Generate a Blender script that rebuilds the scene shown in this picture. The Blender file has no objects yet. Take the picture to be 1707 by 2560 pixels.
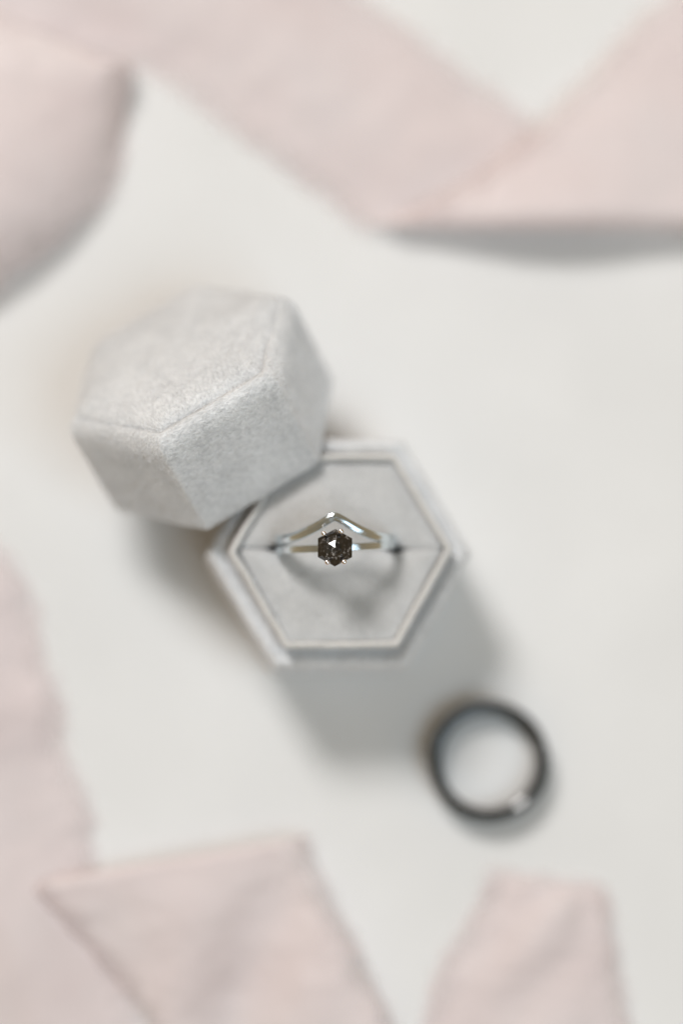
import bpy, math, random
import numpy as np
from mathutils import Matrix, Vector, noise as mnoise

# ------------------------------------------------------------------ camera, world, lights
MM = 0.001                      # all geometry is written in millimetres, the scene is in metres
sc = bpy.context.scene
col = sc.collection

cam_d = bpy.data.cameras.new('camera')
cam = bpy.data.objects.new('camera', cam_d); col.objects.link(cam)
sc.camera = cam
look = Vector((math.tan(math.radians(2.5)), math.tan(math.radians(6.0)), -1.0)).normalized()
cam_pos = Vector((0, 0, 42.0)) - 380.0 * look
right = look.cross(Vector((0, 1, 0))).normalized()
up = right.cross(look)
m = Matrix((right, up, -look)).transposed().to_4x4()
m.translation = cam_pos * MM
cam.matrix_world = m
cam_d.sensor_fit = 'HORIZONTAL'; cam_d.sensor_width = 24.0
cam_d.lens = 5700.0 * 24.0 / 1707.0
cam_d.clip_start = 0.01; cam_d.clip_end = 20.0
cam_d.dof.use_dof = True
cam_d.dof.focus_distance = 0.3800
cam_d.dof.aperture_fstop = 2.15

w = bpy.data.worlds.new('World'); sc.world = w; w.use_nodes = True
bg = w.node_tree.nodes['Background']
bg.inputs[1].default_value = 1.0
# plain room light: warm pale walls all round, a dimmer ceiling overhead
wt = w.node_tree
w_tc = wt.nodes.new('ShaderNodeTexCoord'); w_sep = wt.nodes.new('ShaderNodeSeparateXYZ'); w_rmp = wt.nodes.new('ShaderNodeValToRGB')
w_rmp.color_ramp.elements[0].position = 0.0; w_rmp.color_ramp.elements[0].color = (0.38, 0.28, 0.165, 1)
w_rmp.color_ramp.elements[1].position = 1.0; w_rmp.color_ramp.elements[1].color = (0.20, 0.162, 0.112, 1)
w_rmp.color_ramp.interpolation = 'LINEAR'
wt.links.new(w_tc.outputs['Generated'], w_sep.inputs[0]); wt.links.new(w_sep.outputs['Z'], w_rmp.inputs['Fac'])
wt.links.new(w_rmp.outputs[0], bg.inputs[0])

def window_light(name, direction, dist, size, watts, color):
    ld = bpy.data.lights.new(name, 'AREA'); ld.shape = 'RECTANGLE'
    ld.size, ld.size_y = size; ld.energy = watts; ld.color = color
    o = bpy.data.objects.new(name, ld); col.objects.link(o)
    v = Vector(direction).normalized()
    o.location = v * dist
    o.rotation_euler = v.to_track_quat('Z', 'Y').to_euler()
    return o
LIGHT_TOP = (-0.42, 0.75, 1.0)       # main window, upper left of the picture
LIGHT_RIGHT = (0.42, -0.36, 1.0)     # weaker cool window, lower right of the picture
window_light('window_light_main', LIGHT_TOP, 1.8, (0.44, 0.40), 22.0, (1.0, 0.98, 0.96))
window_light('window_light_cool', LIGHT_RIGHT, 1.6, (0.95, 0.85), 8.2, (0.66, 0.85, 1.0))

sc.view_settings.view_transform = 'Standard'; sc.view_settings.look = 'None'
sc.view_settings.exposure = 0.0; sc.view_settings.gamma = 1.0
sc.view_settings.use_curve_mapping = False
sc.render.engine = 'CYCLES'
sc.cycles.use_denoising = True
sc.cycles.max_bounces = 8
random.seed(7); rng = np.random.default_rng(7)

# ------------------------------------------------------------------ materials
def new_mat(name):
    mt = bpy.data.materials.new(name); mt.use_nodes = True
    nt = mt.node_tree
    return mt, nt, nt.nodes['Principled BSDF']

def add_noise(nt, scale, detail=3.0, rough=0.55, stretch=None):
    tc = nt.nodes.new('ShaderNodeTexCoord')
    n = nt.nodes.new('ShaderNodeTexNoise')
    n.inputs['Scale'].default_value = scale; n.inputs['Detail'].default_value = detail
    n.inputs['Roughness'].default_value = rough
    if stretch:
        mp = nt.nodes.new('ShaderNodeMapping'); mp.inputs['Scale'].default_value = stretch
        nt.links.new(tc.outputs['Object'], mp.inputs['Vector']); nt.links.new(mp.outputs[0], n.inputs['Vector'])
    else:
        nt.links.new(tc.outputs['Object'], n.inputs['Vector'])
    return n

def ramp(nt, src, stops):
    r = nt.nodes.new('ShaderNodeValToRGB')
    el = r.color_ramp.elements
    while len(el) < len(stops): el.new(0.5)
    for e, (p, c) in zip(el, stops):
        e.position = p; e.color = (*c, 1)
    nt.links.new(src, r.inputs['Fac'])
    return r

def bump(nt, bsdf, srcs):
    prev = None
    for src, strength, dist in srcs:
        b = nt.nodes.new('ShaderNodeBump')
        b.inputs['Strength'].default_value = strength; b.inputs['Distance'].default_value = dist
        nt.links.new(src, b.inputs['Height'])
        if prev: nt.links.new(prev.outputs[0], b.inputs['Normal'])
        prev = b
    nt.links.new(prev.outputs[0], bsdf.inputs['Normal'])

def velvet(name, dark, light, sheen=0.5, stretch=(1, 1, 1)):
    mt, nt, b = new_mat(name)
    n1 = add_noise(nt, 2700, 3, 0.6, stretch)
    n2 = add_noise(nt, 160, 3, 0.5)
    mx = nt.nodes.new('ShaderNodeMath'); mx.operation = 'MULTIPLY_ADD'
    mx.inputs[1].default_value = 0.25
    nt.links.new(n2.outputs['Fac'], mx.inputs[0])
    sc_ = nt.nodes.new('ShaderNodeMath'); sc_.operation = 'MULTIPLY'; sc_.inputs[1].default_value = 0.75
    nt.links.new(n1.outputs['Fac'], sc_.inputs[0]); nt.links.new(sc_.outputs[0], mx.inputs[2])
    n3 = add_noise(nt, 75, 2, 0.5)
    br = nt.nodes.new('ShaderNodeMath'); br.operation = 'MULTIPLY_ADD'; br.inputs[1].default_value = 0.22; br.inputs[2].default_value = -0.11
    nt.links.new(n3.outputs['Fac'], br.inputs[0])
    br2 = nt.nodes.new('ShaderNodeMath'); br2.operation = 'ADD'
    nt.links.new(br.outputs[0], br2.inputs[0]); nt.links.new(mx.outputs[0], br2.inputs[1])
    r = ramp(nt, br2.outputs[0], [(0.36, dark), (0.64, light)])
    nt.links.new(r.outputs[0], b.inputs['Base Color'])
    b.inputs['Roughness'].default_value = 0.95
    b.inputs['Specular IOR Level'].default_value = 0.15
    b.inputs['Sheen Weight'].default_value = sheen
    b.inputs['Sheen Roughness'].default_value = 0.35
    b.inputs['Sheen Tint'].default_value = (1, 0.985, 0.97, 1)
    bump(nt, b, [(n2.outputs['Fac'], 0.3, 0.0008), (n1.outputs['Fac'], 0.8, 0.0005)])
    return mt

M_VELVET = velvet('grey_velvet', (0.67, 0.68, 0.695), (0.94, 0.95, 0.965), 1.0, (0.4, 1, 0.7))
M_VELVET_TOP = velvet('grey_velvet_top', (0.67, 0.68, 0.695), (0.94, 0.95, 0.965), 1.0, (1, 0.4, 1))
M_PAD = velvet('pad_velvet', (0.56, 0.56, 0.56), (0.76, 0.755, 0.75), 0.5)
M_TRIM = velvet('cream_velvet', (0.74, 0.725, 0.70), (0.86, 0.85, 0.83), 0.5)

def fibre_mat():
    mt, nt, b = new_mat('velvet_fibre')
    n = add_noise(nt, 500, 2)
    r = ramp(nt, n.outputs['Fac'], [(0.3, (0.78, 0.79, 0.81)), (0.7, (0.94, 0.945, 0.955))])
    nt.links.new(r.outputs[0], b.inputs['Base Color'])
    b.inputs['Roughness'].default_value = 0.38
    b.inputs['Specular IOR Level'].default_value = 0.6
    return mt
M_FIBRE = fibre_mat()

def paper():
    mt, nt, b = new_mat('white_paper')
    n1 = add_noise(nt, 700, 5, 0.6); n2 = add_noise(nt, 28, 3, 0.5)
    r = ramp(nt, n2.outputs['Fac'], [(0.3, (0.78, 0.775, 0.77)), (0.7, (0.83, 0.825, 0.82))])
    nt.links.new(r.outputs[0], b.inputs['Base Color'])
    b.inputs['Roughness'].default_value = 0.8; b.inputs['Specular IOR Level'].default_value = 0.2
    bump(nt, b, [(n2.outputs['Fac'], 0.2, 0.002), (n1.outputs['Fac'], 0.3, 0.0002)])
    return mt
M_PAPER = paper()

def silk():
    mt, nt, b = new_mat('blush_silk')
    n1 = add_noise(nt, 40, 3, 0.5)
    n2 = add_noise(nt, 900, 2, 0.5, (1, 0.12, 1))
    r = ramp(nt, n1.outputs['Fac'], [(0.3, (0.865, 0.76, 0.755)), (0.7, (0.90, 0.82, 0.82))])
    nt.links.new(r.outputs[0], b.inputs['Base Color'])
    b.inputs['Roughness'].default_value = 0.55; b.inputs['Specular IOR Level'].default_value = 0.3
    b.inputs['Sheen Weight'].default_value = 0.25
    # thin cloth: part of the light comes through
    tr = nt.nodes.new('ShaderNodeBsdfTranslucent'); nt.links.new(r.outputs[0], tr.inputs['Color'])
    mix = nt.nodes.new('ShaderNodeMixShader'); mix.inputs[0].default_value = 0.25
    nt.links.new(b.outputs[0], mix.inputs[1]); nt.links.new(tr.outputs[0], mix.inputs[2])
    # the weave opens into loose threads towards the torn edge
    at = nt.nodes.new('ShaderNodeAttribute'); at.attribute_name = 'fray'
    n3 = add_noise(nt, 220, 3, 0.6)
    ad = nt.nodes.new('ShaderNodeMath'); ad.operation = 'MULTIPLY_ADD'; ad.inputs[1].default_value = 0.7; ad.inputs[2].default_value = -0.35
    nt.links.new(n3.outputs['Fac'], ad.inputs[0])
    ml = nt.nodes.new('ShaderNodeMath'); ml.operation = 'ADD'
    nt.links.new(at.outputs['Fac'], ml.inputs[0]); nt.links.new(ad.outputs[0], ml.inputs[1])
    gate = nt.nodes.new('ShaderNodeMapRange'); gate.inputs['From Min'].default_value = 0.12; gate.inputs['From Max'].default_value = 0.9
    nt.links.new(ml.outputs[0], gate.inputs['Value'])
    gt = nt.nodes.new('ShaderNodeMath'); gt.operation = 'GREATER_THAN'; gt.inputs[1].default_value = 0.01
    nt.links.new(at.outputs['Fac'], gt.inputs[0])
    gm = nt.nodes.new('ShaderNodeMath'); gm.operation = 'MULTIPLY'
    nt.links.new(gate.outputs[0], gm.inputs[0]); nt.links.new(gt.outputs[0], gm.inputs[1])
    tp = nt.nodes.new('ShaderNodeBsdfTransparent')
    fm = nt.nodes.new('ShaderNodeMixShader')
    nt.links.new(gm.outputs[0], fm.inputs[0]); nt.links.new(mix.outputs[0], fm.inputs[1]); nt.links.new(tp.outputs[0], fm.inputs[2])
    nt.links.new(fm.outputs[0], nt.nodes['Material Output'].inputs['Surface'])
    bump(nt, b, [(n1.outputs['Fac'], 0.15, 0.002), (n2.outputs['Fac'], 0.2, 0.0001)])
    return mt
M_SILK = silk()

def metal(name, color, rough, scratch=0.12):
    mt, nt, b = new_mat(name)
    b.inputs['Metallic'].default_value = 1.0
    b.inputs['Base Color'].default_value = (*color, 1)
    n = add_noise(nt, 1400, 4, 0.7, (1, 1, 0.4)); n2 = add_noise(nt, 260, 2, 0.5)
    r = ramp(nt, n.outputs['Fac'], [(0.35, (rough * 0.6,) * 3), (0.7, (rough * 1.7,) * 3)])
    nt.links.new(r.outputs[0], b.inputs['Roughness'])
    bump(nt, b, [(n2.outputs['Fac'], scratch, 0.0004), (n.outputs['Fac'], scratch * 0.5, 0.0001)])
    return mt
M_SILVER = metal('white_gold', (0.70, 0.775, 0.815), 0.15, 0.22)
M_PRONG_LIT = metal('prong_silver_lit', (0.90, 0.86, 0.86), 0.12, 0.05)  # silver claws, their rosy highlights put into a paler, pinker base colour

def black_metal():
    mt, nt, b = new_mat('black_tungsten')
    n = add_noise(nt, 1200, 3, 0.6)
    b.inputs['Base Color'].default_value = (0.006, 0.008, 0.008, 1)
    b.inputs['Metallic'].default_value = 0.0
    b.inputs['IOR'].default_value = 1.46
    r = ramp(nt, n.outputs['Fac'], [(0.3, (0.05,) * 3), (0.7, (0.12,) * 3)])
    nt.links.new(r.outputs[0], b.inputs['Roughness'])
    bump(nt, b, [(n.outputs['Fac'], 0.05, 0.0001)])
    return mt
M_BLACK = black_metal()

def diamond():
    mt, nt, b = new_mat('salt_and_pepper_diamond')
    n1 = add_noise(nt, 420, 5, 0.7); n2 = add_noise(nt, 1700, 3, 0.7)
    mul = nt.nodes.new('ShaderNodeMath'); mul.operation = 'MULTIPLY'
    nt.links.new(n1.outputs['Fac'], mul.inputs[0]); nt.links.new(n2.outputs['Fac'], mul.inputs[1])
    # a cloudy inclusion low in the crystal
    tcc = nt.nodes.new('ShaderNodeTexCoord'); vd = nt.nodes.new('ShaderNodeVectorMath'); vd.operation = 'DISTANCE'
    vd.inputs[1].default_value = (0.0002, -0.0010, 0.0131)
    nt.links.new(tcc.outputs['Object'], vd.inputs[0])
    mr = nt.nodes.new('ShaderNodeMapRange'); mr.inputs['From Min'].default_value = 0.0003; mr.inputs['From Max'].default_value = 0.0015
    mr.inputs['To Min'].default_value = 0.065; mr.inputs['To Max'].default_value = 0.0
    nt.links.new(vd.outputs['Value'], mr.inputs['Value'])
    cl = nt.nodes.new('ShaderNodeMath'); cl.operation = 'ADD'
    nt.links.new(mul.outputs[0], cl.inputs[0]); nt.links.new(mr.outputs[0], cl.inputs[1])
    r = ramp(nt, cl.outputs[0], [(0.225, (0.004, 0.004, 0.004)), (0.28, (0.018, 0.016, 0.015)), (0.335, (0.14, 0.13, 0.125)), (0.42, (0.60, 0.58, 0.56))])
    nt.links.new(r.outputs[0], b.inputs['Base Color'])
    b.inputs['Roughness'].default_value = 0.04
    b.inputs['IOR'].default_value = 1.9
    # smoky clear crystal between the inclusions
    gl = nt.nodes.new('ShaderNodeBsdfGlass'); gl.inputs['IOR'].default_value = 2.0
    gl.inputs['Color'].default_value = (0.36, 0.33, 0.31, 1); gl.inputs['Roughness'].default_value = 0.02
    mix = nt.nodes.new('ShaderNodeMixShader'); mix.inputs[0].default_value = 0.38
    nt.links.new(b.outputs[0], mix.inputs[1]); nt.links.new(gl.outputs[0], mix.inputs[2])
    nt.links.new(mix.outputs[0], nt.nodes['Material Output'].inputs['Surface'])
    return mt
M_STONE = diamond()

# ------------------------------------------------------------------ mesh helpers
def mesh_obj(name, verts, faces, mat, parent=None, smooth=True, kind=None):
    me = bpy.data.meshes.new(name)
    me.from_pydata((np.asarray(verts, float) * MM).tolist(), [], faces)
    me.materials.append(mat)
    me.polygons.foreach_set('use_smooth', [smooth] * len(me.polygons))
    me.update()
    o = bpy.data.objects.new(name, me); col.objects.link(o)
    if parent: o.parent = parent
    if kind: o['kind'] = kind
    return o

def thing(name, label, cat, loc, rot=None, group=None):
    o = bpy.data.objects.new(name, None); col.objects.link(o)
    o.empty_display_size = 0.005
    mw = rot.to_4x4() if rot is not None else Matrix.Identity(4)
    mw.translation = Vector(loc) * MM
    o.matrix_world = mw
    o['label'] = label; o['category'] = cat
    if group: o['group'] = group
    return o

def tag(o, label, cat, group=None):
    o['label'] = label; o['category'] = cat
    if group: o['group'] = group

def hexagon(R, c=(0, 0), rot=0.0):
    return [(c[0] + R * math.cos(math.radians(60 * i + rot)), c[1] + R * math.sin(math.radians(60 * i + rot))) for i in range(6)]

def poly_ring(poly, inset, r, k=5, sub=12):
    """convex CCW polygon moved inward by inset, corners rounded with radius r; constant point count"""
    n = len(poly); P = np.array(poly, float)
    lines = []
    for i in range(n):
        a, b = P[i], P[(i + 1) % n]
        t = (b - a) / np.linalg.norm(b - a)
        lines.append((a + inset * np.array([-t[1], t[0]]), t))
    C = []
    for i in range(n):
        (p, t), (q, s) = lines[i - 1], lines[i]
        A = np.array([t, -s]).T
        u = np.linalg.solve(A, q - p)
        C.append(p + u[0] * t)
    arcs = []
    for i in range(n):
        t0, t1 = lines[i - 1][1], lines[i][1]
        ang = math.acos(max(-1, min(1, float(t0 @ t1))))
        rr = max(r, 1e-4)
        cut = rr * math.tan(ang / 2)
        cen = C[i] - t0 * cut + rr * np.array([-t0[1], t0[0]])
        a0 = math.atan2(-t0[0], t0[1])
        arcs.append([cen + rr * np.array([math.cos(a0 + ang * j / k), math.sin(a0 + ang * j / k)]) for j in range(k + 1)])
    out = []
    for i in range(n):
        out += arcs[i]
        a, b = arcs[i][-1], arcs[(i + 1) % n][0]
        out += [a + (b - a) * j / sub for j in range(1, sub)]
    return np.array(out)

def loft(rings, cap0=False, cap1=False):
    V = np.concatenate(rings); n = len(rings[0]); F = []
    for i in range(len(rings) - 1):
        for j in range(n):
            k = (j + 1) % n
            F.append((i * n + j, i * n + k, (i + 1) * n + k, (i + 1) * n + j))
    if cap1:
        V = np.vstack([V, rings[-1].mean(0)]); c = len(V) - 1; b = (len(rings) - 1) * n
        F += [(b + j, b + (j + 1) % n, c) for j in range(n)]
    if cap0:
        V = np.vstack([V, rings[0].mean(0)]); c = len(V) - 1
        F += [((j + 1) % n, j, c) for j in range(n)]
    return V, F

def profile_loft(poly, prof, sub=12, k=5, **kw):
    """prof rows: (inset, corner radius, z)"""
    R = []
    for ins, rad, z in prof:
        p = poly_ring(poly, ins, rad, k, sub)
        R.append(np.column_stack([p, np.full(len(p), z)]))
    return loft(R, **kw)

def wobble(V, amp, freq, seed):
    out = np.array(V, float)
    for i, v in enumerate(out):
        n = mnoise.noise_vector(Vector((v[0] * freq + seed, v[1] * freq, v[2] * freq)))
        out[i] = v + amp * np.array(n)
    return out

def fuzz(V, F, parent, density, length, width, nap, seed, zmin=None, name='velvet_pile'):
    """short velvet fibres as single triangles rooted on the surface V, F (one mesh)"""
    g = np.random.default_rng(int(seed * 10))
    V = np.asarray(V, float)
    T = []
    for f in F:
        T.append((f[0], f[1], f[2]))
        if len(f) == 4: T.append((f[0], f[2], f[3]))
    T = np.array(T)
    a, b, c = V[T[:, 0]], V[T[:, 1]], V[T[:, 2]]
    cr = np.cross(b - a, c - a); ar = np.linalg.norm(cr, axis=1) / 2
    ok = ar > 1e-9
    if zmin is not None: ok &= ((a[:, 2] + b[:, 2] + c[:, 2]) / 3 > zmin)
    a, b, c, cr, ar = a[ok], b[ok], c[ok], cr[ok], ar[ok]
    nrm = cr / (2 * ar[:, None])
    n = int(ar.sum() * density)
    idx = g.choice(len(ar), n, p=ar / ar.sum())
    r1, r2 = np.sqrt(g.random(n)), g.random(n)
    p = a[idx] * (1 - r1)[:, None] + b[idx] * (r1 * (1 - r2))[:, None] + c[idx] * (r1 * r2)[:, None]
    N = nrm[idx]
    # fibres lean with a slowly changing nap so they gather into tufts
    q = p * 1.15
    lean = np.column_stack([np.sin(q[:, 0] * 1.9 + 2.1 * np.sin(q[:, 1] * 1.3 + q[:, 2])),
                            np.sin(q[:, 1] * 1.7 + 1.8 * np.sin(q[:, 2] * 1.5 + q[:, 0] * 1.1)),
                            np.sin(q[:, 2] * 2.0 + 1.9 * np.sin(q[:, 0] * 1.2 - q[:, 1]))])
    dirv = N * 0.75 + np.array(nap) * 0.55 + lean * 0.28 + g.normal(0, 0.33, (n, 3))
    dn = (dirv * N).sum(1, keepdims=True)
    dirv += N * np.maximum(0.25 - dn, 0)
    dirv /= np.linalg.norm(dirv, axis=1, keepdims=True)
    L = length * (0.55 + 0.75 * g.random(n))[:, None]
    side = np.cross(dirv, g.normal(0, 1, (n, 3))); side /= np.linalg.norm(side, axis=1, keepdims=True) + 1e-9
    root = p - N * 0.05
    pts = np.stack([root - side * width / 2, root + side * width / 2, p + dirv * L], 1).reshape(-1, 3) * MM
    me = bpy.data.meshes.new(name)
    me.vertices.add(3 * n); me.vertices.foreach_set('co', pts.ravel())
    me.loops.add(3 * n); me.loops.foreach_set('vertex_index', np.arange(3 * n, dtype=np.int32))
    me.polygons.add(n); me.polygons.foreach_set('loop_start', np.arange(0, 3 * n, 3, dtype=np.int32))
    me.update(calc_edges=True)
    me.materials.append(M_FIBRE)
    o = bpy.data.objects.new(name, me); col.objects.link(o)
    o.parent = parent; o['kind'] = 'stuff'
    return o

# ------------------------------------------------------------------ the surface
def table():
    n = 60; half = 300.0
    xs = np.linspace(-half, half, n)
    V = [(x, y, -0.05 + 0.12 * mnoise.noise(Vector((x * 0.03, y * 0.03, 3.1)))) for y in xs for x in xs]
    F = [(j * n + i, j * n + i + 1, (j + 1) * n + i + 1, (j + 1) * n + i) for j in range(n - 1) for i in range(n - 1)]
    o = mesh_obj('table_surface', V, F, M_PAPER)
    o['kind'] = 'structure'
    return o
table()

# ------------------------------------------------------------------ ribbons
def catmull(P, n):
    P = np.array(P, float); k = len(P)
    Q = np.vstack([2 * P[0] - P[1], P, 2 * P[-1] - P[-2]])
    out = []
    for u in np.linspace(0, k - 1 - 1e-9, n):
        i = int(u); t = u - i
        p0, p1, p2, p3 = Q[i], Q[i + 1], Q[i + 2], Q[i + 3]
        out.append(0.5 * (2 * p1 + (p2 - p0) * t + (2 * p0 - 5 * p1 + 4 * p2 - p3) * t * t + (3 * p1 - p0 - 3 * p2 + p3) * t ** 3))
    return np.array(out)

def strip_faces(n, k):
    return [(i * k + j, i * k + j + 1, (i + 1) * k + j + 1, (i + 1) * k + j) for i in range(n - 1) for j in range(k - 1)]

def cloth_part(root, G, seed):
    """G: n x k x 3 grid in mm, relative to the ribbon's root; cloth with thickness and a frayed fringe on both edges"""
    n, k, _ = G.shape
    def border(P, inw, steps):
        out = P - inw; out[:, 2] = 0; out /= np.linalg.norm(out, axis=1, keepdims=True) + 1e-9
        cols = []
        for d_ in steps:
            q = P + out * d_
            q[:, 2] = np.maximum(P[:, 2] * max(0.0, 1 - 0.25 * d_), 0.14)
            cols.append(q)
        return cols
    st = (0.8, 1.7, 2.7, 3.8)
    lo, hi = border(G[:, 0].copy(), G[:, 2], st), border(G[:, -1].copy(), G[:, -3], st)
    W = np.stack(lo[::-1] + [G[:, j] for j in range(k)] + hi, 1)
    fr = np.array([1.0, 0.86, 0.71, 0.57] + [0.45, 0.31, 0.18, 0.07] + [0.0] * (k - 8) + [0.07, 0.18, 0.31, 0.45] + [0.57, 0.71, 0.86, 1.0])
    FR = np.tile(fr, (n, 1))
    t0, t1 = border(W[0].copy(), W[2], st), border(W[-1].copy(), W[-3], st)
    W = np.concatenate([np.stack(t0[::-1]), W, np.stack(t1)], 0)
    e4 = np.array([1.0, 0.8, 0.6, 0.35])
    FR = np.concatenate([np.maximum(e4[:, None], FR[0]), FR, np.maximum(e4[::-1][:, None], FR[-1])], 0)
    o = mesh_obj('cloth', W.reshape(-1, 3), strip_faces(W.shape[0], W.shape[1]), M_SILK, root)
    at = o.data.attributes.new('fray', 'FLOAT', 'POINT'); at.data.foreach_set('value', FR.ravel())
    g = np.random.default_rng(int(seed * 10))
    V, F = [], []
    def threads(p, q, inw, count, reach):
        along = q - p; along = along / (np.linalg.norm(along) + 1e-9)
        for _ in range(count):
            r_ = p + (q - p) * g.random()
            out = r_ - inw; out[2] = 0; out = out / (np.linalg.norm(out) + 1e-9)
            L = 0.4 + reach * g.random() ** 1.8
            d = out + along * g.normal(0, 0.5)
            e1 = r_ + d * L * 0.5; e2 = r_ + d * L + along * g.normal(0, 0.4)
            e1[2] = max(0.16, r_[2] * 0.45 + g.random() * 0.2); e2[2] = max(0.12, r_[2] * 0.2)
            b = len(V); wd = 0.05 + 0.05 * g.random()
            V.extend([r_ - along * wd, r_ + along * wd, e1 + along * wd, e1 - along * wd, e2])
            F.extend([(b, b + 1, b + 2, b + 3), (b + 3, b + 2, b + 4)])
    for edge, inner in ((0, 1), (k - 1, k - 2)):
        for i in range(n - 1):
            threads(G[i, edge], G[i + 1, edge], G[i, inner], 2, 4.2)
    for row, inner in ((0, 1), (n - 1, n - 2)):
        for j in range(k - 1):
            threads(G[row, j], G[row, j + 1], G[inner, j], 2, 4.0)
    mesh_obj('frayed_edge', V, F, M_SILK, root, smooth=False, kind='stuff')

def wrinkle(G, amp, freq, seed, zmin=0.25):
    for i in range(G.shape[0]):
        for j in range(G.shape[1]):
            x, y, z = G[i, j]
            d = mnoise.noise(Vector((x * freq + seed, y * freq, seed * 1.7))) + 0.5 * mnoise.noise(Vector((x * freq * 2.3, y * freq * 2.3 + seed, 0.3)))
            d += 0.22 * mnoise.noise(Vector((x * 0.33 + seed, y * 0.33, 2.0))) / max(amp, 0.1)
            G[i, j, 2] = max(z + amp * d, zmin)
            e = mnoise.noise(Vector((x * 0.3 + seed, y * 0.3, 9.0)))
            if j in (0, G.shape[1] - 1): G[i, j, 0] += 0.35 * e; G[i, j, 1] += 0.3 * e
    return G

def edge_ribbon(label, low, upp, sag, amp, seed, n=90, k=26):
    """ribbon whose two edges run along the 3-D curves low and upp; sag(t, u) lifts the cloth between them"""
    A, B = catmull(low, n), catmull(upp, n)
    G = np.zeros((n, k, 3))
    for i in range(n):
        for j in range(k):
            u = j / (k - 1); G[i, j] = A[i] * (1 - u) + B[i] * u
            G[i, j, 2] += sag(i / (n - 1), u)
    G = wrinkle(G, amp, 0.09, seed)
    base = np.array([G[..., 0].mean(), G[..., 1].mean(), 0.0])
    root = thing('silk_ribbon', label, 'ribbon', base, group='blush ribbons around the box')
    cloth_part(root, G - base, seed)
    return root

def bell(x, c, s): return math.exp(-((x - c) / s) ** 2)

# ribbon with a soft fold, upper part of the picture
def folded_ribbon():
    d = np.array([0.795, -0.607]); nrm = np.array([0.607, 0.795]); width = 33.0
    p0 = np.array([-85.4, 129.4])              # lower edge start, runs to the fold corner
    fa, fb = np.array([4.7, 60.7]), np.array([64.3, 60.0])
    ft = (fb - fa) / np.linalg.norm(fb - fa); fn = np.array([ft[1], -ft[0]])   # outward, towards the viewer
    n, k = 190, 26; G = np.zeros((n, k, 3))
    for i in range(n):
        s = 250.0 * i / (n - 1)
        for j in range(k):
            ext = 17.0 / (1 + math.exp((s - 52.0) / 5.0))
            p = p0 + d * s + nrm * (-ext + (width + ext) * j / (k - 1))
            q = float((p - fa) @ fn)
            along = float((p - fa) @ ft)
            r = 2.5 + 1.2 * bell(along, 30, 22)
            uu = j / (k - 1)
            z_low = 0.4 + 1.6 * math.sin(math.pi * uu) ** 1.8 + (0.4 + 2.2 * uu) * bell(q, 0, 16)
            if q <= 0:
                pos = p; z = z_low
            elif q < math.pi * r:
                a = q / r
                pos = p - fn * q + fn * r * math.sin(a); z = z_low + r * (1 - math.cos(a))
            else:
                back = q - math.pi * r
                pos = p - fn * q - fn * back
                z = z_low + 2 * r - 4.5 * (1 - math.exp(-back / 26.0))
                # the upper arm swings a little further up
                ang = math.radians(5) * min(1, back / 30.0); c0 = np.array([20.9, 68.9])
                v = pos - c0
                pos = c0 + np.array([v[0] * math.cos(ang) - v[1] * math.sin(ang), v[0] * math.sin(ang) + v[1] * math.cos(ang)])
                z += 2.2 * bell(back, 52, 9) - 1.2 * bell(back, 70, 10)
            G[i, j] = (pos[0], pos[1], z)
    G = wrinkle(G, 0.7, 0.07, 4.2)
    base = np.array([20.0, 70.0, 0.0])
    root = thing('silk_ribbon', 'long blush ribbon folded back on itself across the top, above the ring box', 'ribbon', base, group='blush ribbons around the box')
    cloth_part(root, G - base, 11)
folded_ribbon()

edge_ribbon('blush ribbon curling up at the top left corner with a deep shadow under its edge',
    [(-77.5, 32.6, 7), (-69.3, 41.1, 8), (-60.6, 48.5, 9), (-49.9, 57.0, 8), (-42.2, 65.6, 5), (-39.6, 74.7, 3), (-38.7, 86.1, 2.4)],
    [(-99.8, 63.9, 8), (-91.9, 73.1, 8), (-83.1, 82.6, 9), (-74.6, 89.5, 10), (-66.1, 95.2, 9), (-52.9, 92.3, 8), (-39.8, 87.1, 6)],
    lambda t, u: 4.0 * math.sin(math.pi * min(1, u * 1.05)) - 2.5 * bell(u, 0, 0.09), 0.6, 2.7)

edge_ribbon('blush ribbon running down the left edge beside the open white paper',
    [(-67.2, 7.9, .5), (-64.9, -0.5, .6), (-58.6, -7.9, 0.9), (-55.2, -15.0, 0.5), (-54.2, -23.2, 0.4), (-50.8, -31.0, 0.8), (-50.0, -39.1, 0.5), (-45.6, -50.0, 0.8), (-44.1, -59.2, 0.5), (-38.8, -77.1, 0.4), (-34.8, -92.1, 0.4)],
    [(-95.0, -2.3, 1), (-92.1, -12.5, 2), (-88.2, -16.8, 2), (-86.5, -22.0, 2), (-85.1, -28.3, 2), (-83.0, -36.0, 2), (-81.2, -43.4, 2), (-78.0, -54.0, 2), (-75.2, -64.6, 2), (-70.2, -82.5, 1), (-64.3, -98.9, 0.6)],
    lambda t, u: (2.2 + 1.2 * math.sin(14 * t + 3 * u)) * math.sin(math.pi * u) ** 1.8, 0.7, 6.1)

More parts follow.
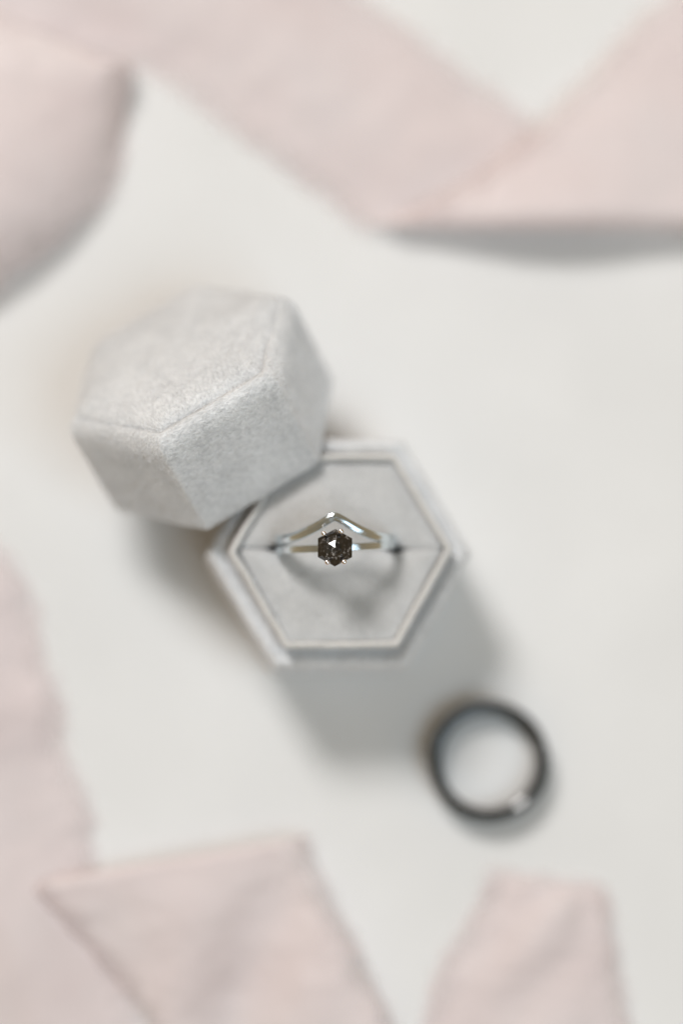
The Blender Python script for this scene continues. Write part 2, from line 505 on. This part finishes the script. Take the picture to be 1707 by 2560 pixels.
def rolled_ribbon():
    A = catmull([(-52.3, -64.7, 4.4), (-41.9, -75.5, 2.4), (-32.7, -86.1, 1.6), (-23.5, -99.0, 3), (-17.1, -108.9, 3)], 80)
    B = catmull([(-6.6, -56.3, 5.5), (1.3, -72.5, 5.5), (8.5, -86.7, 6), (15.0, -99.5, 5), (19.4, -109.9, 4)], 80)
    k = 34; rows = []
    r = 2.9
    tdir = np.array([0.17, 0.98, 0.0])
    for a in np.linspace(math.pi, 0.12, 14):         # the top edge rolls over and under
        row = []
        for j in range(k):
            u = j / (k - 1); p = A[0] * (1 - u) + B[0] * u
            rr = 2.0 * (1 - 0.55 * u)
            row.append(p + tdir * rr * (math.sin(a)) - np.array([0, 0, rr * (1 - math.cos(a))]))
        rows.append(row)
    for i in range(80):
        row = []
        for j in range(k):
            u = j / (k - 1); p = A[i] * (1 - u) + B[i] * u
            t = i / 79
            dist = u - (0.97 - 1.15 * t)              # valley running down from the right corner
            p = p + np.array([0, 0, min(1, 6 * t) * (-2.4 * bell(dist, 0, 0.17) + 2.2 * bell(dist, -0.32, 0.18) + 1.2 * bell(dist, 0.3, 0.15))])
            row.append(p)
        rows.append(row)
    G = wrinkle(np.array(rows), 0.6, 0.09, 1.3, 0.5)
    base = np.array([-18.0, -82.0, 0.0])
    root = thing('silk_ribbon', 'wide crumpled blush ribbon lying over another ribbon at the bottom left', 'ribbon', base, group='blush ribbons around the box')
    cloth_part(root, G - base, 21)
rolled_ribbon()

edge_ribbon('short end of blush ribbon at the bottom right, below the black ring',
    [(30.2, -63.6, 0.5), (29.4, -66.2, 0.5), (23.6, -74.6, 0.4), (21.0, -80.0, 0.6), (18.6, -87.5, 0.4), (16.6, -97.1, 0.5), (15.5, -108.8, 0.5)],
    [(48.6, -65.6, 1.0), (49.0, -68.4, 2), (50.1, -75.3, 2.6), (50.8, -80.2, 2.4), (51.9, -87.2, 2.6), (53.7, -96.9, 3), (55.1, -109.0, 3)],
    lambda t, u: (2.2 + 0.7 * math.sin(9 * u + 11 * t)) * math.sin(math.pi * u) ** 1.7, 0.5, 8.4)

# ------------------------------------------------------------------ ring box: base
base = thing('hexagonal_ring_box', 'open hexagonal grey velvet ring box base holding two silver rings', 'ring box', (0.4, -5.25, 0))
OUT = hexagon(23.15, (0.0, -0.1), 0.7)
LIP = hexagon(19.4, (0.1, 0.0), 0.7)
V, F = profile_loft(OUT, [(1.5, 0.8, 0.0), (0.3, 0.9, 0.05), (0.0, 0.9, 0.6), (0, 0.9, 5), (0, 0.9, 10), (0, 0.9, 15), (0, 0.9, 22.0), (0.12, 0.9, 23.2),
        (0.45, 0.9, 24.1), (1.0, 0.9, 24.5), (1.6, 0.9, 24.45), (2.3, 0.8, 23.9), (2.9, 0.8, 23.3), (4.2, 0.5, 23.1)], sub=26, cap0=True)
V = wobble(V, 0.16, 0.22, 1.0); V[:, 2] = np.maximum(V[:, 2], 0.0)
mesh_obj('outer_shell', V, F, M_VELVET, base)
fuzz(V, F, base, 26, 0.42, 0.07, (0.2, -0.5, 0.3), 31, zmin=12)
V, F = profile_loft(LIP, [(0, 0.8, 21.5), (0, 0.8, 24), (0, 0.8, 26.6), (0.05, 0.8, 27.7), (0.25, 0.7, 28.2), (0.58, 0.6, 28.4), (0.9, 0.45, 28.22), (1.12, 0.35, 27.7), (1.15, 0.3, 26.3), (1.15, 0.3, 23)], sub=26)
V = wobble(V, 0.14, 0.25, 5.0)
mesh_obj('collar', V, F, M_TRIM, base)
fuzz(V, F, base, 26, 0.34, 0.06, (0.0, -0.3, 0.4), 32, zmin=25.5)

SLOT_Y = 0.45; PADZ = 27.15
inner = hexagon(19.4 - 1.12 / 0.866, (0.1, 0.0), 0.7)
def pad_half(sgn, seed):
    I = [np.array(p) for p in inner]
    l = np.array([I[3][0] + 0.25, SLOT_Y]); r = np.array([I[0][0] - 0.25, SLOT_Y])
    poly = [r, I[1], I[2], l] if sgn > 0 else [l, I[4], I[5], r]
    prof = [(0.05, 0.5, 22.5), (0.02, 0.5, PADZ - 1.7), (0.02, 0.5, PADZ - 0.5), (0.08, 0.5, PADZ - 0.22), (0.5, 0.6, PADZ - 0.02), (1.6, 0.7, PADZ + 0.12), (3.2, 0.8, PADZ + 0.35), (5.0, 0.8, PADZ + 0.5), (6.8, 0.4, PADZ + 0.55)]
    V, F = profile_loft(poly, prof, sub=44, cap1=True)
    V = wobble(V, 0.22, 0.16, seed)
    # the cushion parts where the two bands go in
    for v in V:
        dy = abs(v[1] - SLOT_Y)
        for xc in (-11.1, 9.6):
            g = bell(v[0], xc, 1.5) * bell(dy, 0, 2.4)
            v[1] += sgn * 0.8 * g; v[2] -= 0.35 * g
    mesh_obj('pad', V, F, M_PAD, base)
    fuzz(V, F, base, 26, 0.36, 0.065, (0.2, -0.45 * sgn, 0.2), seed * 7 + 3, zmin=PADZ - 1.2)
pad_half(1, 2); pad_half(-1, 3)

# ------------------------------------------------------------------ ring box: lid
phi, th, LH, LE = math.radians(121.5), 0.8555, 20.08, 22.632
h = Vector((math.cos(phi), math.sin(phi), 0)); zz = Vector((0, 0, 1))
ln = math.sin(th) * h + math.cos(th) * zz
ls = math.cos(th) * h - math.sin(th) * zz
lw = Vector((math.sin(phi), -math.cos(phi), 0))
ap = LE * math.sqrt(3)
Mid = Vector((-20.84, 16.67, ap * math.sin(th) + LH * math.cos(th)))
rim_c = Mid - ln * LH + ls * ap / 2 + Vector((0, 0, 0.2))
rot = Matrix((lw, ls, ln)).transposed()
lid = thing('ring_box_cover', 'closed-top grey velvet hexagonal lid leaning on the corner of the box base', 'box lid', rim_c, rot)
LHEX = hexagon(LE, (0, 0), 0)
V, F = profile_loft(LHEX, [(0.25, 0.9, 0.0), (0.02, 0.9, 0.35), (0, 0.9, 3), (0, 0.9, 7), (0, 0.9, 11), (0, 0.9, 15), (0, 0.9, 17.6), (0.06, 0.9, 18.5), (0.32, 0.95, 19.5), (0.85, 1.0, 20.35),
        (1.55, 1.0, 20.85), (2.25, 1.0, 20.8), (2.65, 0.9, 20.35), (2.8, 0.8, 19.7), (2.9, 0.8, 19.0)], sub=30)
V = wobble(V, 0.16, 0.2, 9.0)
mesh_obj('side_wall', V, F, M_VELVET, lid)
fuzz(V, F, lid, 46, 0.42, 0.055, (0.35, 0.0, -0.45), 41, zmin=0.6)
V, F = profile_loft(LHEX, [(2.6, 0.9, 19.4), (2.3, 0.9, 20.2), (2.45, 0.9, 20.6), (2.9, 1.0, 21.1), (3.7, 1.2, 21.6), (4.8, 1.6, 22.0), (7, 2, 22.4), (10, 2.2, 22.7), (14, 2, 22.9), (17.5, 1, 23.0)], sub=30, cap1=True)
V = wobble(V, 0.2, 0.16, 13.0)
for v in V:                                   # elsewhere the cushion swells over the seam
    r_ = math.hypot(v[0], v[1])
    if r_ > 14 and v[1] > -13.5:
        k_ = min(1, (v[1] + 13.5) / 5.0) * min(1, (r_ - 14) / 3.0)
        v[2] += 0.35 * k_; v[0] *= 1 + 0.022 * k_; v[1] *= 1 + 0.022 * k_
mesh_obj('top_cushion', V, F, M_VELVET_TOP, lid)
fuzz(V, F, lid, 46, 0.42, 0.055, (0.3, -0.5, 0.1), 42, zmin=19.6)
V, F = profile_loft(LHEX, [(0.3, 0.9, 0.02), (0.9, 0.7, -0.08), (1.4, 0.5, 0.3), (1.5, 0.5, 6), (1.5, 0.5, 17), (12, 0.5, 17.2)], sub=6, cap1=True)
mesh_obj('lining', V, F, M_PAD, lid)

# ------------------------------------------------------------------ the two rings in the slot
def sweep_band(C, T, Nr, Bn, section):
    n, k = len(C), len(section)
    V = []
    for i in range(n):
        for (a, b) in section: V.append(C[i] + Bn[i] * a + Nr[i] * b)
    F = [(i * k + j, ((i + 1) % n) * k + j, ((i + 1) % n) * k + (j + 1) % k, i * k + (j + 1) % k) for i in range(n) for j in range(k)]
    return np.array(V), F

def rounded_rect(wd, ht, r, k=4, crown=0.0):
    pts = []
    for cx, cy, a0 in ((wd / 2 - r, ht / 2 - r, 0), (-wd / 2 + r, ht / 2 - r, 90), (-wd / 2 + r, -ht / 2 + r, 180), (wd / 2 - r, -ht / 2 + r, 270)):
        for j in range(k + 1):
            a = math.radians(a0 + 90 * j / k); pts.append((cx + r * math.cos(a), cy + r * math.sin(a)))
        if a0 == 0:
            for u in np.linspace(1, -1, 9)[1:-1]: pts.append((u * (wd / 2 - r), ht / 2 + crown * (1 - u * u)))
    return pts

RC = Vector((-0.40, -4.75, 28.0))          # centre of the bands, just above the pad
R_BAND = 9.8
def band_curve(n, yfun, R, zsquash=1.0):
    th_ = np.linspace(0, 2 * math.pi, n, endpoint=False)
    P = np.column_stack([R * np.sin(th_), [yfun(t) for t in th_], R * np.cos(th_)])
    T = np.roll(P, -1, 0) - np.roll(P, 1, 0); T /= np.linalg.norm(T, axis=1, keepdims=True)
    Nr = np.column_stack([np.sin(th_), np.zeros(n), np.cos(th_)])
    Nr -= T * (T * Nr).sum(1, keepdims=True); Nr /= np.linalg.norm(Nr, axis=1, keepdims=True)
    return P, T, Nr, np.cross(Nr, T)

eng_rot = (Matrix.Rotation(math.radians(2.6), 3, 'Z') @ Matrix.Rotation(math.radians(-3.1), 3, 'Y') @ Matrix.Rotation(math.radians(4.9), 3, 'X'))
eng = thing('engagement_ring', 'silver ring with a dark hexagonal stone standing in the box slot', 'ring', RC, eng_rot)
P, T, Nr, Bn = band_curve(220, lambda t: 0.0, R_BAND)
V, F = sweep_band(P, T, Nr, Bn, rounded_rect(1.25, 1.2, 0.14, 3))
V = wobble(V, 0.03, 0.5, 2.0)
mesh_obj('band', V, F, M_SILVER, eng)

# stone, prongs and basket in the ring's frame
sx, sy = 0.0, 0.0                        # stone centre in the ring's frame
GZ = 12.35                                  # girdle height above the band's centre
def stone():
    r0 = 3.15
    def hexr(r, z, rot=0.0, fx=1.05, jit=0.0):
        return [np.array([sx + fx * r * math.cos(math.radians(90 + 60 * i + rot)) + jit * math.sin(i * 2.3), sy + r * math.sin(math.radians(90 + 60 * i + rot)) + jit * math.cos(i * 1.7), z]) for i in range(6)]
    apex = np.array([sx + 0.02, sy + 0.02, GZ + 1.55])
    R1 = hexr(1.28, GZ + 1.107, -7.0, 1.0)
    R2 = hexr(2.40, GZ + 0.34, -1.5, 1.02, 0.06)
    R3 = hexr(r0, GZ - 0.30, -3.0)
    R4 = hexr(r0, GZ - 0.50, -3.0)
    R5 = hexr(2.2, GZ - 1.5, -3.0)
    R6 = hexr(0.7, GZ - 2.3, -3.0)
    V = [apex] + R1 + R2 + R3 + R4 + R5 + R6
    F = []
    for i in range(6):
        k = (i + 1) % 6
        F.append((0, 1 + i, 1 + k))
        F += [(1 + i, 7 + i, 7 + k), (1 + i, 7 + k, 1 + k)]
        for lo in (7, 13, 19, 25): F.append((lo + i, lo + 6 + i, lo + 6 + k, lo + k))
    F.append((36, 35, 34, 33, 32, 31))
    o = mesh_obj('stone', V, F, M_STONE, eng, smooth=False)
    bv = o.modifiers.new('edge', 'BEVEL'); bv.width = 0.02 * MM; bv.segments = 1
stone()

def tube(pts, radii, k=10, cap=True):
    pts = [np.array(p, float) for p in pts]; V = []; F = []
    n = len(pts)
    for i, p in enumerate(pts):
        t = pts[min(i + 1, n - 1)] - pts[max(i - 1, 0)]; t = t / np.linalg.norm(t)
        a = np.cross(t, [0.3, 0.9, 0.1]); a /= np.linalg.norm(a); b = np.cross(t, a)
        for j in range(k):
            an = 2 * math.pi * j / k; V.append(p + radii[i] * (math.cos(an) * a + math.sin(an) * b))
    for i in range(n - 1):
        for j in range(k): F.append((i * k + j, i * k + (j + 1) % k, (i + 1) * k + (j + 1) % k, (i + 1) * k + j))
    if cap:
        V += [pts[0], pts[-1]]; c0, c1 = len(V) - 2, len(V) - 1
        for j in range(k):
            F.append(((j + 1) % k, j, c0)); F.append(((n - 1) * k + j, (n - 1) * k + (j + 1) % k, c1))
    return V, F

def prong(px, py):
    top = GZ + 0.55
    foot = (sx + 0.35 * px, sy + 0.22 * py, 10.0)
    body = [foot, (sx + 0.85 * px, sy + 0.85 * py, GZ - 1.5), (sx + px * 1.06, sy + py * 1.06, GZ - 0.3), (sx + px * 1.03, sy + py * 1.03, top - 0.15)]
    V, F = tube(body, [0.30, 0.30, 0.30, 0.28])
    # claw head: a small ball pressed on the stone
    ball = []
    c = np.array([sx + px * 0.99, sy + py * 0.99, top - 0.05])
    prof = [(math.cos(a), math.sin(a)) for a in np.linspace(-1.2, 1.5, 7)]
    rr = [c + 0.0 for _ in prof]
    BV, BF = tube([c + np.array([0, 0, 0.40 * s]) for _, s in prof], [0.50 * cc + 0.01 for cc, _ in prof], 12)
    b = len(V); V += list(BV); F += [tuple(i + b for i in f) for f in BF]
    mesh_obj('prong', V, F, M_PRONG_LIT, eng)
for px, py in ((-1.80, 2.48), (1.15, 2.70), (-1.40, -2.40), (1.42, -2.44)): prong(px, py)
# basket: a small open hexagonal cup under the girdle
bk = hexagon(2.45, (sx, sy), 87)
V, F = profile_loft(bk, [(0.9, 0.2, 10.0), (0.45, 0.3, 10.7), (0.0, 0.3, 11.35), (0.12, 0.3, 11.6), (0.55, 0.3, 11.5), (1.1, 0.2, 10.4)], sub=4, k=3)
mesh_obj('basket', V, F, M_SILVER, eng)

# chevron band
def chevron_y(t):
    x = R_BAND * math.sin(t)
    if math.cos(t) < 0: return 1.45
    a = math.sqrt(x * x + 0.36)
    return 1.45 + 4.1 * max(0, 1 - a / 8.8) ** 1.6
chev_rot = Matrix.Rotation(math.radians(0.5), 3, 'Z') @ Matrix.Rotation(math.radians(-3.1), 3, 'Y') @ Matrix.Rotation(math.radians(4.5), 3, 'X')
chev = thing('chevron_ring', 'plain silver ring bent to a peak above the dark stone, in the box slot', 'ring', RC + Vector((0.0, 0, 0.1)), chev_rot)
P, T, Nr, Bn = band_curve(320, chevron_y, R_BAND)
V, F = sweep_band(P, T, Nr, Bn, rounded_rect(1.55, 1.3, 0.26, 4, 0.14))
V = wobble(V, 0.04, 0.45, 7.0)
mesh_obj('band', V, F, M_SILVER, chev)

# ------------------------------------------------------------------ black ring lying flat on the paper
blk = thing('black_ring', 'plain polished black ring lying flat on the white paper', 'ring', (28.4, -41.5, 0))
def lathe(prof, n=160):
    V = [(r * math.cos(2 * math.pi * i / n), r * math.sin(2 * math.pi * i / n), z) for i in range(n) for r, z in prof]
    k = len(prof)
    F = [(i * k + j, ((i + 1) % n) * k + j, ((i + 1) % n) * k + (j + 1) % k, i * k + (j + 1) % k) for i in range(n) for j in range(k)]
    return V, F
ri, ro, H = 8.75, 10.95, 5.4
slope = math.tan(math.radians(17.5))
prof = [(ri + 0.25, 0.15), (ro - 0.3, 0.1), (ro - 0.06, 0.3), (ro, 0.8), (ro, H * 0.5), (ro, H - 0.7), (ro - 0.05, H - 0.4), (ro - 0.15, H - 0.28)]
zt = H - 0.25; rt = ro - 0.16
for u in np.linspace(0, 1, 9):
    prof.append((rt, zt))
    rt -= 0.215; zt -= 0.215 * math.tan(math.radians(8 + 19 * u))
prof += [(ri + 0.06, H - 0.85), (ri, H - 1.2), (ri, H * 0.5), (ri, 0.9), (ri + 0.08, 0.4)]
V, F = lathe(prof)
mesh_obj('band', V, F, M_BLACK, blk)
